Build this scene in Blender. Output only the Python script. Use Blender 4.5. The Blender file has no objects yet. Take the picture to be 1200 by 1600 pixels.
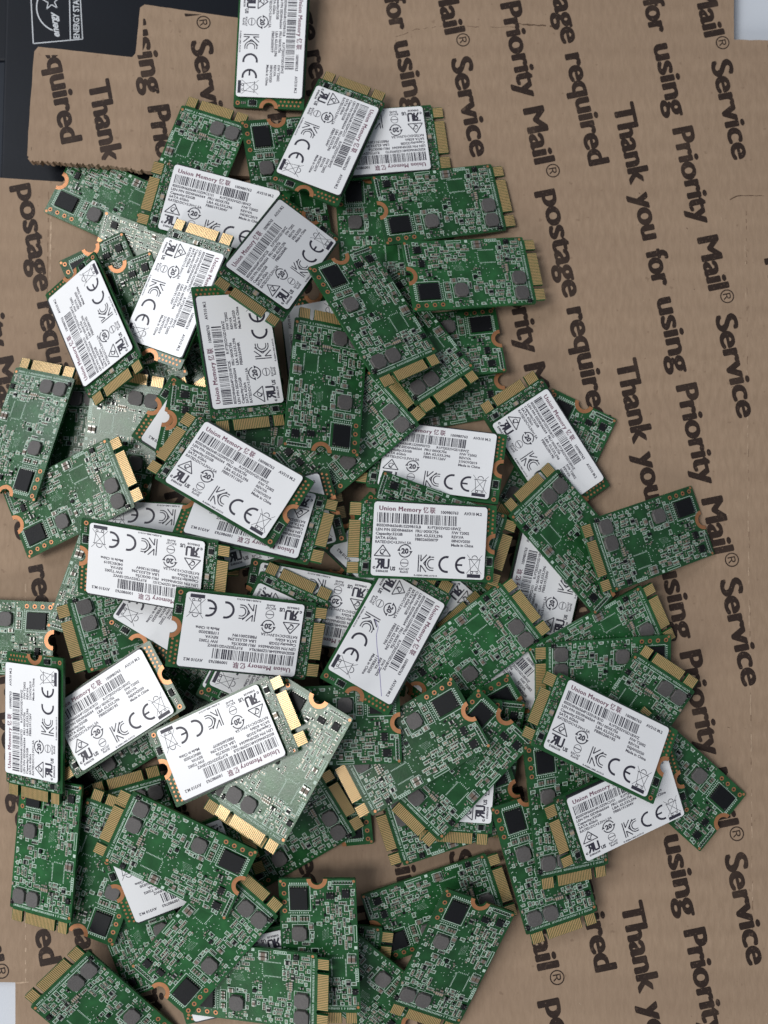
import bpy, bmesh, math, random
from mathutils import Matrix, Vector
C = bpy.context.scene.collection
MM = 0.001
# ------------------------------------------------------------------ camera, world, light
TH = math.radians(3.2); DIST = 235.0; FPX = 1202.0
CAM = Vector((0, -DIST*math.sin(TH), DIST*math.cos(TH)))
cd = bpy.data.cameras.new('camera'); cam = bpy.data.objects.new('camera', cd); C.objects.link(cam)
cam.location = CAM*MM; cam.rotation_euler = (TH, 0, 0)
cd.sensor_fit = 'VERTICAL'; cd.sensor_height = 24.0; cd.lens = 24.0*FPX/1600.0
cd.clip_start = 0.01; cd.clip_end = 20
cd.dof.use_dof = True; cd.dof.focus_distance = 0.217; cd.dof.aperture_fstop = cd.lens/2.5
bpy.context.scene.camera = cam
W = bpy.data.worlds.new('World'); bpy.context.scene.world = W; W.use_nodes = True
bg = W.node_tree.nodes['Background']; bg.inputs[0].default_value = (0.80, 0.88, 1.0, 1); bg.inputs[1].default_value = 0.25
def area(name, loc, size, power, col, sy=None):
    d = bpy.data.lights.new(name, 'AREA'); d.shape = 'RECTANGLE'; d.size = size; d.size_y = sy or size; d.energy = power; d.color = col
    o = bpy.data.objects.new(name, d); C.objects.link(o); o.location = loc
    o.rotation_euler = (-Vector(loc)).to_track_quat('-Z', 'Y').to_euler(); return o
area('ceiling_lamp', (-0.50, -0.05, 0.8), 0.26, 4.8, (1.0, 0.985, 0.96), 0.44)
area('added_glare_light', (-1.05, 0.68, 1.05), 0.50, 8.0, (0.95, 0.97, 1.0))  # unseen soft light added for label glare and a brighter upper left
area('added_fill_light', (-1.6, -2.5, 1.2), 0.9, 38.0, (1.0, 0.985, 0.96))  # added fill light, set low to stay out of the drives' reflections
vs = bpy.context.scene.view_settings
bpy.context.scene.display_settings.display_device = 'sRGB'
vs.view_transform = 'Standard'; vs.look = 'None'; vs.gamma = 1; vs.exposure = 0.0; vs.use_curve_mapping = False

def ray(x, y, z=0.0):           # a point of the plane at height z (mm)
    d = Vector(((x-600)/FPX, -(y-800)/FPX, -1.0)); d = Matrix.Rotation(TH, 3, 'X') @ d
    t = (z-CAM.z)/d.z; return CAM + d*t

# ------------------------------------------------------------------ materials
def mat(name, col, rough=0.5, metal=0.0, spec=0.5, noise=0.0, nscale=300.0, bump=0.0, bscale=800.0, coat=0.0, dirt=None, vary=0.0):
    m = bpy.data.materials.new(name); m.use_nodes = True; nt = m.node_tree; b = nt.nodes['Principled BSDF']
    b.inputs['Roughness'].default_value = rough; b.inputs['Metallic'].default_value = metal
    b.inputs['Specular IOR Level'].default_value = spec; b.inputs['Base Color'].default_value = (*col, 1)
    if coat: b.inputs['Coat Weight'].default_value = coat; b.inputs['Coat Roughness'].default_value = 0.18
    tc = nt.nodes.new('ShaderNodeTexCoord'); last = None
    if noise or vary:
        n = nt.nodes.new('ShaderNodeTexNoise'); n.inputs['Scale'].default_value = nscale; n.inputs['Detail'].default_value = 6
        nt.links.new(tc.outputs['Object'], n.inputs['Vector'])
        r = nt.nodes.new('ShaderNodeMapRange'); r.inputs[1].default_value = .25; r.inputs[2].default_value = .75
        r.inputs[3].default_value = 1-noise; r.inputs[4].default_value = 1+noise
        nt.links.new(n.outputs[0], r.inputs[0]); last = r.outputs[0]
        if vary:
            oi = nt.nodes.new('ShaderNodeObjectInfo'); r2 = nt.nodes.new('ShaderNodeMapRange')
            r2.inputs[3].default_value = 1-vary; r2.inputs[4].default_value = 1+vary
            nt.links.new(oi.outputs['Random'], r2.inputs[0])
            mm = nt.nodes.new('ShaderNodeMath'); mm.operation = 'MULTIPLY'
            nt.links.new(last, mm.inputs[0]); nt.links.new(r2.outputs[0], mm.inputs[1]); last = mm.outputs[0]
        v = nt.nodes.new('ShaderNodeVectorMath'); v.operation = 'SCALE'; v.inputs[0].default_value = col
        nt.links.new(last, v.inputs['Scale']); nt.links.new(v.outputs[0], b.inputs['Base Color'])
    if bump:
        n = nt.nodes.new('ShaderNodeTexNoise'); n.inputs['Scale'].default_value = bscale; n.inputs['Detail'].default_value = 4
        nt.links.new(tc.outputs['Object'], n.inputs['Vector'])
        bp = nt.nodes.new('ShaderNodeBump'); bp.inputs['Strength'].default_value = bump; bp.inputs['Distance'].default_value = 0.0002
        nt.links.new(n.outputs[0], bp.inputs['Height']); nt.links.new(bp.outputs[0], b.inputs['Normal'])
    return m
M = dict(
 pcb=mat('green_solder_mask', (0.0155, 0.078, 0.024), .24, 0, .42, .38, 260, .10, 1800, .0, vary=.20),
 silk=mat('white_silkscreen_ink', (0.46, 0.58, 0.50), .5, 0, .4),
 gold=mat('gold_plated_contact', (0.58, 0.375, 0.17), .26, .38, .5, .12, 300, vary=.06),
 copper=mat('copper_ring', (0.50, 0.22, 0.10), .38, .55, .5, .12, 900, vary=.05),
 pad=mat('tinned_pad', (0.36, 0.33, 0.28), .35, .5, .5),
 tin=mat('tin_end_cap', (0.40, 0.40, 0.37), .38, .75, .5),
 black=mat('black_epoxy', (0.006, 0.0065, 0.008), .5, 0, .22, .2, 1500, .15, 4000),
 darkchip=mat('dark_memory_package', (0.020, 0.022, 0.026), .40, 0, .5, .15, 700),
 ferrite=mat('grey_ferrite', (0.090, 0.084, 0.082), .55, 0, .4, .18, 1800, .3, 3500, vary=.10),
 tan=mat('tan_ceramic', (0.34, 0.27, 0.20), .5, 0, .4, .2, 3000),
 brown=mat('brown_ceramic', (0.15, 0.11, 0.085), .5, 0, .4, .2, 3000),
 hole=mat('painted_hole_shade', (0.02, 0.012, 0.008), .7),
 label=mat('white_label_paper', (0.79, 0.795, 0.81), .30, 0, .5, .03, 60, .10, 90),
 ink=mat('label_black_ink', (0.030, 0.028, 0.045), .5),
 inkt=mat('label_text_ink', (0.075, 0.07, 0.09), .5),
 inkred=mat('label_maroon_ink', (0.17, 0.075, 0.11), .5),
 box=mat('black_printed_box', (0.0045, 0.0062, 0.0105), .5, 0, .2, .2, 40, .1, 900),
 boxside=mat('dark_blue_box_side', (0.006, 0.010, 0.018), .5, 0, .25, .2, 40),
 white=mat('white_box_print', (0.55, 0.57, 0.60), .5),
 paper=mat('pale_blue_paper', (0.55, 0.58, 0.63), .6, 0, .4, .06, 25, .2, 120),
 print=mat('dark_brown_box_print', (0.026, 0.015, 0.011), .7, 0, .25, .75, 260),
)
def cardboard():
    m = bpy.data.materials.new('kraft_cardboard'); m.use_nodes = True; nt = m.node_tree; b = nt.nodes['Principled BSDF']
    b.inputs['Roughness'].default_value = .8; b.inputs['Specular IOR Level'].default_value = .25
    tc = nt.nodes.new('ShaderNodeTexCoord')
    def noise(scale, det, sx=1, sy=1):
        mp = nt.nodes.new('ShaderNodeMapping'); mp.inputs['Scale'].default_value = (sx, sy, 1)
        n = nt.nodes.new('ShaderNodeTexNoise'); n.inputs['Scale'].default_value = scale; n.inputs['Detail'].default_value = det
        nt.links.new(tc.outputs['Object'], mp.inputs[0]); nt.links.new(mp.outputs[0], n.inputs['Vector']); return n.outputs[0]
    def mix(fac, a, c, kind='MIX'):
        x = nt.nodes.new('ShaderNodeMixRGB'); x.blend_type = kind
        for s, v in ((0, fac), (1, a), (2, c)):
            if isinstance(v, (int, float, tuple)): x.inputs[s].default_value = v
            else: nt.links.new(v, x.inputs[s])
        return x.outputs[0]
    def ramp(v, lo, hi):
        r = nt.nodes.new('ShaderNodeMapRange'); r.inputs[1].default_value = lo; r.inputs[2].default_value = hi
        nt.links.new(v, r.inputs[0]); return r.outputs[0]
    big = ramp(noise(18, 5), .3, .7); fib = ramp(noise(700, 5, 1, .35), .25, .75); fl = ramp(noise(95, 2, .04, 1), .3, .7)
    speck = ramp(noise(420, 2), .69, .74); stain = ramp(noise(7, 6), .46, .72); wv = nt.nodes.new('ShaderNodeTexWave'); wv.bands_direction = 'Y'; wv.inputs['Scale'].default_value = 42; wv.inputs['Distortion'].default_value = 1.5; wv.inputs['Detail'].default_value = 2; nt.links.new(tc.outputs['Object'], wv.inputs['Vector']); flute = wv.outputs['Fac']
    c = mix(big, (.270, .187, .125, 1), (.313, .220, .149, 1))
    c = mix(fib, c, (.352, .250, .172, 1)); 
    fac = nt.nodes.new('ShaderNodeMath'); fac.operation = 'MULTIPLY'; fac.inputs[1].default_value = .25; nt.links.new(fl, fac.inputs[0])
    c = mix(fac.outputs[0], c, (.235, .160, .112, 1))
    fac = nt.nodes.new('ShaderNodeMath'); fac.operation = 'MULTIPLY'; fac.inputs[1].default_value = .35; nt.links.new(speck, fac.inputs[0])
    c = mix(fac.outputs[0], c, (.13, .08, .05, 1))
    for v, amt, cc in ((stain, .38, (.215, .145, .098, 1)), (flute, .12, (.22, .15, .10, 1))):
        fac = nt.nodes.new('ShaderNodeMath'); fac.operation = 'MULTIPLY'; fac.inputs[1].default_value = amt; nt.links.new(v, fac.inputs[0]); c = mix(fac.outputs[0], c, cc)
    nt.links.new(c, b.inputs['Base Color'])
    h = nt.nodes.new('ShaderNodeMath'); h.operation = 'MULTIPLY_ADD'; h.inputs[1].default_value = .35
    nt.links.new(fib, h.inputs[0]); nt.links.new(fl, h.inputs[2])
    bp = nt.nodes.new('ShaderNodeBump'); bp.inputs['Strength'].default_value = .4; bp.inputs['Distance'].default_value = .0005
    nt.links.new(h.outputs[0], bp.inputs['Height']); nt.links.new(bp.outputs[0], b.inputs['Normal'])
    return m
M['card'] = cardboard()
def worn_print():                                # the ink misses the paper's high fibres and thins out in patches
    m = M['print']; nt = m.node_tree; b = nt.nodes['Principled BSDF']; tc = nt.nodes.new('ShaderNodeTexCoord'); f = None
    for sc, lo, hi, amt in ((1500, .62, .74, .55), (60, .55, .78, .16), (420, .64, .74, .30)):
        n = nt.nodes.new('ShaderNodeTexNoise'); n.inputs['Scale'].default_value = sc; n.inputs['Detail'].default_value = 5
        nt.links.new(tc.outputs['Object'], n.inputs['Vector']); r = nt.nodes.new('ShaderNodeMapRange')
        r.inputs[1].default_value = lo; r.inputs[2].default_value = hi; r.inputs[4].default_value = amt; nt.links.new(n.outputs[0], r.inputs[0])
        if f is None: f = r.outputs[0]
        else:
            a = nt.nodes.new('ShaderNodeMath'); a.operation = 'MAXIMUM'; nt.links.new(f, a.inputs[0]); nt.links.new(r.outputs[0], a.inputs[1]); f = a.outputs[0]
    x = nt.nodes.new('ShaderNodeMixRGB'); x.inputs[1].default_value = (.027, .016, .012, 1); x.inputs[2].default_value = (.24, .16, .11, 1)
    nt.links.new(f, x.inputs[0]); nt.links.new(x.outputs[0], b.inputs['Base Color'])
worn_print()

# ------------------------------------------------------------------ mesh helpers (millimetres in, metres out)
class MB:
    def __init__(s): s.v = []; s.f = []; s.m = []; s.mats = []
    def mi(s, k):
        if k not in s.mats: s.mats.append(k)
        return s.mats.index(k)
    def poly(s, pts, z, k):
        b = len(s.v); s.v += [(x, y, z) for x, y in pts]; s.f.append(tuple(range(b, b+len(pts)))); s.m.append(s.mi(k))
    def rect(s, x0, y0, x1, y1, z, k): s.poly([(x0, y0), (x1, y0), (x1, y1), (x0, y1)], z, k)
    def frame(s, x0, y0, x1, y1, w, z, k):
        s.rect(x0, y0, x1, y0+w, z, k); s.rect(x0, y1-w, x1, y1, z, k); s.rect(x0, y0+w, x0+w, y1-w, z, k); s.rect(x1-w, y0+w, x1, y1-w, z, k)
    def line(s, p, q, w, z, k):
        dx, dy = q[0]-p[0], q[1]-p[1]; l = math.hypot(dx, dy) or 1; nx, ny = -dy/l*w/2, dx/l*w/2
        s.poly([(p[0]-nx, p[1]-ny), (q[0]-nx, q[1]-ny), (q[0]+nx, q[1]+ny), (p[0]+nx, p[1]+ny)], z, k)
    def arc(s, cx, cy, r, w, a0, a1, z, k, n=20):
        for i in range(n):
            a = a0+(a1-a0)*i/n; b = a0+(a1-a0)*(i+1)/n; ri, ro = r-w/2, r+w/2
            s.poly([(cx+ri*math.cos(a), cy+ri*math.sin(a)), (cx+ro*math.cos(a), cy+ro*math.sin(a)),
                    (cx+ro*math.cos(b), cy+ro*math.sin(b)), (cx+ri*math.cos(b), cy+ri*math.sin(b))], z, k)
    def box(s, x0, y0, z0, x1, y1, z1, k, bottom=False):
        s.prism([(x0, y0), (x1, y0), (x1, y1), (x0, y1)], z0, z1, k, bottom)
    def prism(s, pts, z0, z1, k, bottom=True, ch=0.0):
        b = len(s.v); n = len(pts); mi = s.mi(k)
        cx = sum(p[0] for p in pts)/n; cy = sum(p[1] for p in pts)/n
        rings = [(z0, 0.0), (z1-ch, 0.0)] + ([(z1, ch)] if ch else [])
        for z, c in rings:
            for x, y in pts:
                l = math.hypot(x-cx, y-cy) or 1; f = 1-c*1.3/l; s.v.append((cx+(x-cx)*f, cy+(y-cy)*f, z))
        for r in range(len(rings)-1):
            for i in range(n):
                j = (i+1) % n; s.f.append((b+r*n+i, b+r*n+j, b+(r+1)*n+j, b+(r+1)*n+i)); s.m.append(mi)
        s.f.append(tuple(b+(len(rings)-1)*n+i for i in range(n))); s.m.append(mi)
        if bottom: s.f.append(tuple(b+i for i in reversed(range(n)))); s.m.append(mi)
    def addmesh(s, me, k, fn):
        b = len(s.v); mi = s.mi(k)
        s.v += [fn(v.co) for v in me.vertices]
        for p in me.polygons: s.f.append(tuple(b+i for i in p.vertices)); s.m.append(mi)
    def build(s, name):
        me = bpy.data.meshes.new(name); me.from_pydata([(x*MM, y*MM, z*MM) for x, y, z in s.v], [], s.f)
        for k in s.mats: me.materials.append(M[k])
        me.polygons.foreach_set('material_index', s.m); me.update(); return me
def smooth_outline(bmname): pass
def bez(me, w=0.1): return me
def link(name, me, parent=None, kind=None, label=None):
    o = bpy.data.objects.new(name, me); C.objects.link(o)
    if parent: o.parent = parent
    if kind: o['kind'] = kind
    if label: o['label'] = label
    return o

_font = {}
def text_mesh(t, size=1.0, offset=0.0, shear=0.0, res=2, spacing=1.0):
    key = (t, size, offset, shear, res, spacing)
    if key in _font: return _font[key]
    cu = bpy.data.curves.new('lettering', 'FONT'); cu.body = t; cu.size = size; cu.offset = offset; cu.shear = shear
    cu.resolution_u = res; cu.space_character = spacing; cu.fill_mode = 'BOTH'
    ob = bpy.data.objects.new('lettering', cu); C.objects.link(ob); bpy.context.view_layer.update()
    me = bpy.data.meshes.new_from_object(ob.evaluated_get(bpy.context.evaluated_depsgraph_get()))
    bpy.data.objects.remove(ob); bpy.data.curves.remove(cu)
    _font[key] = me; return me
def bounds(me):
    xs = [v.co.x for v in me.vertices]; ys = [v.co.y for v in me.vertices]
    return min(xs), max(xs), min(ys), max(ys)

# ------------------------------------------------------------------ the drive: board outline
def board_outline():
    p = []
    # back edge with its half hole, going from (-21,-11) clockwise seen from above is not needed: counter-clockwise
    p += [(-20.7, -11), (17.3, -11), (17.6, -10.7), (17.6, -9.93), (20.7, -9.93), (21, -9.7)]
    def notch(y):
        w = .6; q = [(21, y-w)]
        for i in range(7):
            a = -math.pi/2 - math.pi*i/6; q.append((18.2+w*math.cos(a), y+w*math.sin(a)))
        q.append((21, y+w)); return q
    p += notch(-5.625); p += notch(6.125)
    p += [(21, 9.7), (20.7, 9.93), (17.6, 9.93), (17.6, 10.7), (17.3, 11), (-20.7, 11), (-21, 10.7)]
    for i in range(11):
        a = math.pi/2 - math.pi*i/10; p.append((-21+1.75*math.cos(a), 1.75*math.sin(a)))
    p += [(-21, -10.7)]
    return p
OUT = board_outline()
def pcb_mesh():
    b = MB(); b.prism(OUT, -.4, .4, 'pcb'); me = b.build('circuit_board')
    bm = bmesh.new(); bm.from_mesh(me); bmesh.ops.recalc_face_normals(bm, faces=bm.faces)
    bmesh.ops.triangulate(bm, faces=[f for f in bm.faces if len(f.verts) > 4]); bm.to_mesh(me); bm.free(); return me
def contact_mesh(y0, y1):
    b = MB(); n = max(1, round((y1-y0)/.5)); st = (y1-y0)/n
    for i in range(n):
        a = y0+i*st+.09; c = y0+(i+1)*st-.09
        b.box(17.9, a, .37, 20.95, c, .435, 'gold'); 
        b.box(17.9, a, -.435, 20.95, c, -.37, 'gold', True)
    return b.build('gold_contact')
def ring_mesh(s):
    b = MB(); n = 18; r0, r1 = 1.78, 2.95
    for z0, z1 in ((.38, .43), (-.43, -.38)):
        base = len(b.v); mi = b.mi('copper')
        for i in range(n+1):
            a = -math.pi/2+math.pi*i/n
            for r, z in ((r0, z0), (r1, z0), (r1, z1), (r0, z1)): b.v.append((-21+r*math.cos(a)+.02, r*math.sin(a), z))
        for i in range(n):
            for k in range(4):
                b.f.append((base+i*4+k, base+i*4+(k+1) % 4, base+i*4+4+(k+1) % 4, base+i*4+4+k)); b.m.append(mi)
    return b.build('mounting_ring')
def hole_mesh(r0=.33, r1=.66):
    b = MB(); b.arc(0, 0, (r0+r1)/2, r1-r0, 0, 2*math.pi, .03, 'copper', 14)
    b.poly([(r0*math.cos(i*math.pi/7), r0*math.sin(i*math.pi/7)) for i in range(14)], .025, 'hole')  # flat dark disc: the shade inside the hole, painted on
    b.arc(0, 0, r1-.01, .02, 0, 2*math.pi, .0, 'copper', 14)
    return b.build('solder_hole')
def inductor_mesh(h=4.2):
    s = h/2; c = .9; b = MB()
    b.prism([(-s+c, -s), (s-c, -s), (s, -s+c), (s, s-c), (s-c, s), (-s+c, s), (-s, s-c), (-s, -s+c)], .1, 1.0, 'ferrite', True, .1)
    b.box(-s*.75, -s*.98, 0, -s*.35, s*.98, .12, 'tin'); b.box(s*.35, -s*.98, 0, s*.75, s*.98, .12, 'tin')
    return b.build('inductor')
def chip_mesh(w, h, t, name, pins='x', pitch=.62, mk='black'):
    b = MB(); b.prism([(-w/2, -h/2), (w/2, -h/2), (w/2, h/2), (-w/2, h/2)], .05, t, mk, True, .06)
    L = (h if pins == 'x' else w); n = int((L-.3)/pitch)
    for i in range(n):
        q = -L/2+(i+.5)*L/n
        for sg in (-1, 1):
            if pins == 'x': x0, x1 = sorted((sg*w/2, sg*(w/2+.35))); b.box(x0, q-.14, 0, x1, q+.14, .16, 'tin')
            else: y0, y1 = sorted((sg*h/2, sg*(h/2+.35))); b.box(q-.14, y0, 0, q+.14, y1, .16, 'tin')
    b.poly([(-w/2+.45+.16*math.cos(a*math.pi/4), h/2-.45+.16*math.sin(a*math.pi/4)) for a in range(8)], t+.004, 'ferrite')
    return b.build(name)

# ------------------------------------------------------------------ component side: small parts and silkscreen
rnd = random.Random(11)
occ = []     # taken rectangles
def free(x0, y0, x1, y1, m=.06):
    if x0 < -20.8 or x1 > 17.2 or y0 < -10.75 or y1 > 10.75: return False
    if x0 < -17.9 and abs((y0+y1)/2) < 3.2: return False
    return all(x1+m < a or x0-m > c or y1+m < b_ or y0-m > d for a, b_, c, d in occ)
small = MB(); silk = MB()
def comp(x, y, l, w, h, body, rot=False):      # a two-ended chip component
    if rot: e = w; small.box(x-w/2, y-l/2, .4, x+w/2, y-l*.28, .4+h, 'tin'); small.box(x-w/2, y+l*.28, .4, x+w/2, y+l/2, .4+h, 'tin'); small.box(x-w/2, y-l*.28, .4, x+w/2, y+l*.28, .4+h*.96, body)
    else: small.box(x-l/2, y-w/2, .4, x-l*.28, y+w/2, .4+h, 'tin'); small.box(x+l*.28, y-w/2, .4, x+l/2, y+w/2, .4+h, 'tin'); small.box(x-l*.28, y-w/2, .4, x+l*.28, y+w/2, .4+h*.96, body)
ZS = .415
FLASH = (-15.5, -5.3); IND = [(-5.5, -5.5), (13.5, -2.55), (13.5, -7.45)]
ICS = [(-16.8, 8.0, 2.1, 2.1), (-16.2, 3.6, 1.5, 2.2), (11.6, 9.6, 1.5, 1.3), (15.6, -10.0, 1.3, .9)]
occ.append((-19.2, -8.1, -11.8, -2.1)); 
for x, y in IND: occ.append((x-2.3, y-2.3, x+2.3, y+2.3))
for x, y, w, h in ICS: occ.append((x-w/2-.5, y-h/2-.2, x+w/2+.5, y+h/2+.2))
HOLES = [(-19.4, -9.5), (-16.86, -9.5), (-14.32, -9.5), (-11.78, -9.5)]
for x, y in HOLES: occ.append((x-.8, y-.8, x+.8, y+.8))
occ.append((2.2, 3.0, 7.4, 7.2))                 # empty pads of a missing chip
occ.append((16.0, -10, 17.3, 10.4))
EMPTY = [(-7.5, -1.2, -1.0, 3.6), (-1.5, 2.2, 1.8, 6.8), (2.0, -2.6, 8.6, 2.3), (-12.5, -1.6, -8.6, 1.2), (-2, -9.4, 3, -7.0)]
occ += EMPTY
# frames round the flash chip and its pad rows
silk.frame(-19.3, -8.2, -11.7, -2.0, .16, ZS, 'silk')
for i in range(9):
    silk.rect(-19.9, -7.9+i*.62, -19.45, -7.62+i*.62, ZS, 'silk'); 
    silk.rect(-11.4, -7.9+i*.62, -11.0, -7.7+i*.62, ZS, 'silk')
silk.frame(-10.6, -5.6, -8.5, -2.4, .15, ZS, 'silk'); silk.frame(-10.6, -8.0, -8.5, -5.8, .15, ZS, 'silk'); occ.append((-10.8, -8.1, -8.4, -2.1))
for yy in (-7.4, -6.6, -4.9, -4.0, -3.1): comp(-9.55, yy, 1.1, .5, .35, 'brown')
silk.frame(-7.9, -7.6, -2.9, -2.6, .15, ZS, 'silk')
for x, y in IND[1:]: silk.frame(x-2.35, y-2.35, x+2.35, y+2.35, .14, ZS, 'silk')
# missing chip: two columns of pads
for i in range(13):
    for yy in (3.0, 7.1): silk.rect(2.2+i*.4, yy, 2.38+i*.4, yy+.35, ZS, 'silk')
for i in range(6):
    for xx in (1.7, 7.6): silk.rect(xx, 3.6+i*.55, xx+.35, 3.78+i*.55, ZS, 'silk')
# square mark, capacitor pair, long frames, row of four resistors
silk.rect(-1.5, 9.9, -.6, 10.75, ZS, 'silk'); occ.append((-1.6, 9.8, -.5, 10.8))
silk.frame(.6, 7.7, 3.6, 10.3, .16, ZS, 'silk'); occ.append((.5, 7.6, 3.7, 10.4))
comp(2.1, 8.4, 2.2, .9, .7, 'brown'); comp(2.1, 9.6, 2.2, .9, .7, 'brown')
silk.frame(5.0, 9.9, 8.8, 10.8, .16, ZS, 'silk'); occ.append((4.9, 9.8, 8.9, 10.9))
for i in range(5): silk.rect(5.5+i*.62, 10.15, 5.85+i*.62, 10.5, ZS, 'silk')
for i in range(4): comp(10.2+i*.0+.0, 0.2+i*.62, 1.1, .42, .4, 'tan'); 
occ.append((9.5, -.2, 10.9, 2.5))
silk.frame(-7.6, 9.9, -2.6, 10.75, .14, ZS, 'silk'); occ.append((-7.7, 9.8, -2.5, 10.8))
silk.frame(-20.4, 4.2, -19.3, 10.2, .14, ZS, 'silk'); occ.append((-20.5, 4.1, -19.2, 10.3))
for i in range(7): comp(-19.85, 4.7+i*.82, .7, .34, .3, 'black')
# lettering strip along the contacts
for i in range(46):
    if rnd.random() < .86:
        y = -9.6+i*.42; silk.rect(16.35, y, 16.95, y+.16, ZS, 'silk'); 
        if rnd.random() < .6: silk.rect(16.35+rnd.random()*.4, y, 16.55+rnd.random()*.3, y+.3, ZS, 'silk')
silk.line((15.9, -9.8), (15.9, 9.9), .10, ZS, 'silk')
for i in range(16): silk.rect(-7+i*1.42, -10.35, -6.8+i*1.42, -9.75, ZS, 'silk'); silk.rect(-7+i*1.42, -10.35, -6.6+i*1.42, -10.2, ZS, 'silk')
occ = [o for o in occ]
for x0, y0, x1, y1, n in ((-19, 1, -3, 10.4, 60), (-4, -9.6, 15, -1, 44), (8.5, 2.6, 15.8, 10.4, 30), (-3, 6.6, 3, 10.5, 12)):   # larger printed outlines with rows of tiny parts inside
    for _ in range(int(n*1.1)):
        w, h = rnd.choice([(2.3, 1.0), (1.0, 2.3), (1.9, 1.3), (2.8, .9), (1.3, 1.5), (1.6, .8)]); x = rnd.uniform(x0, x1); y = rnd.uniform(y0, y1)
        if not free(x, y, x+w, y+h, .0): continue
        occ.append((x, y, x+w, y+h)); silk.frame(x, y, x+w, y+h, .15, ZS, 'silk'); k = int(max(w, h)/.52)
        for i in range(k):
            q = .3+i*.52
            if w > h: comp(x+q, y+h/2, .62, .3, .3, rnd.choice(['brown', 'black', 'tan']), True)
            else: comp(x+w/2, y+q, .62, .3, .3, rnd.choice(['brown', 'black', 'tan']), False)
REG = [  # x0,y0,x1,y1, tries, framed share
 (-19, 2.5, -9, 10.5, 640, .45), (-11, 1.5, -1.5, 10, 520, .55), (-17.5, -2, -9, 2.5, 160, .3),
 (-8.5, -2.4, 1.5, 2.6, 240, .6), (-3.0, -9.6, 10.5, -1.0, 420, .8), (8.3, 2.6, 15.6, 10.5, 420, .5),
 (7, -2, 11, 3, 90, .4), (-9, -10, 10, -7.6, 90, .2), (10, -10.6, 16, 10.6, 120, .3), (-20, -10, 16, 10.6, 260, .3)]
for x0, y0, x1, y1, n, fr in REG:
    for _ in range(int(n*1.7)):
        l, w, h = rnd.choice([(1.0, .5, .4), (1.0, .5, .4), (.62, .32, .26), (.62, .32, .26), (.62, .32, .26), (1.6, .8, .6)] if rnd.random() < .8 else [(1.5, 1.0, .5)])
        rot = rnd.random() < .5; x = rnd.uniform(x0, x1); y = rnd.uniform(y0, y1)
        framed = rnd.random() < fr+.25; g = .28 if framed else .05
        hx, hy = ((w, l) if rot else (l, w)); hx = hx/2+g; hy = hy/2+g
        if not free(x-hx, y-hy, x+hx, y+hy, .0 if framed else .05): continue
        occ.append((x-hx, y-hy, x+hx, y+hy))
        if framed: silk.frame(x-hx, y-hy, x+hx, y+hy, .17, ZS, 'silk')
        u = rnd.random()
        if u < .46: comp(x, y, l, w, h, rnd.choice(['tan', 'brown', 'brown', 'black', 'black']), rot)
        elif u < .58: 
            small.box(x-l*.35, y-w*.5, .4, x+l*.35, y+w*.5, .4+h, 'black')
        else:                                    # bare pads
            for sg in (-1, 1):
                px, py = (x, y+sg*l*.34) if rot else (x+sg*l*.34, y)
                small.box(px-.17, py-.17, .4, px+.17, py+.17, .44, 'pad')
# tiny via dots and stray lettering
occ = [o for o in occ if o not in EMPTY]
for i in range(5):
    for j in range(7): silk.rect(-6.6+j*.42+i*.2, 2.6-i*.4, -6.5+j*.42+i*.2, 2.75-i*.4, ZS, 'silk')
for _ in range(300):
    x, y = rnd.uniform(-19, 16), rnd.uniform(-10, 10.3)
    if abs(x+21) < 3.4 and abs(y) < 3.3: continue
    if free(x-.12, y-.12, x+.12, y+.12, .02) and not (2 < x < 8 and 3 < y < 7):
        if rnd.random() < .5: silk.rect(x-.09, y-.09, x+.09, y+.09, ZS, 'silk')
        else: silk.rect(x-.06, y-.28, x+.06, y+.28, ZS, 'silk') if rnd.random() < .5 else silk.rect(x-.25, y-.06, x+.25, y+.06, ZS, 'silk')
for x, y in ((16.3, 10.3), (-20.2, 10.4), (-20.3, -10.4)):
    small.poly([(x+.42*math.cos(a*math.pi/5), y+.42*math.sin(a*math.pi/5)) for a in range(10)], .418, 'copper')

# ------------------------------------------------------------------ label side: small parts (board seen with the label up; u forward, v left)
sl = MB(); slk = MB(); occ = []
rnd = random.Random(5)
small_c, sl_c = small, sl
small = sl
for _ in range(230):                              # strip between label and contacts
    x = rnd.uniform(14.9, 17.1); y = rnd.uniform(-10.3, 10.3); r = rnd.random() < .6; l, w = (.62, .32)
    hx, hy = ((w, l) if r else (l, w)); hx = hx/2+.1; hy = hy/2+.1
    if 14.3 < x < 16.4 and (-.9 < y < 1.7 or 6.2 < y < 9.2): continue
    if not all(x+hx < a or x-hx > c or y+hy < b_ or y-hy > d for a, b_, c, d in occ): continue
    occ.append((x-hx, y-hy, x+hx, y+hy))
    if rnd.random() < .5: comp(x, y, l, w, .26, rnd.choice(['black', 'brown', 'tan']), r)
    else: slk.frame(x-hx, y-hy, x+hx, y+hy, .11, ZS, 'silk')
comp(15.6, .4, 1.7, 1.1, .7, 'tan', True)
slk.frame(15.0, 6.3, 16.9, 9.0, .13, ZS, 'silk'); sl.box(15.3, 6.9, .4, 16.6, 8.4, 1.0, 'black'); sl.box(15.3, 6.6, .4, 16.6, 6.9, .8, 'tin'); sl.box(15.3, 8.4, .4, 16.6, 8.7, .8, 'tin')
for i in range(40):
    if rnd.random() < .85: y = -9.4+i*.46; slk.rect(17.15, y, 17.45, y+.2, ZS, 'silk')
for i in range(12): comp(-18.6, 3.2+i*.0+.0+i*.01, .01, .01, .01, 'tin') if False else None
slk.frame(-20.5, 3.7, -18.6, 6.5, .12, ZS, 'silk')
for q in range(3): comp(-19.6, 7.3+q*.55, .62, .3, .26, 'brown')
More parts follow.
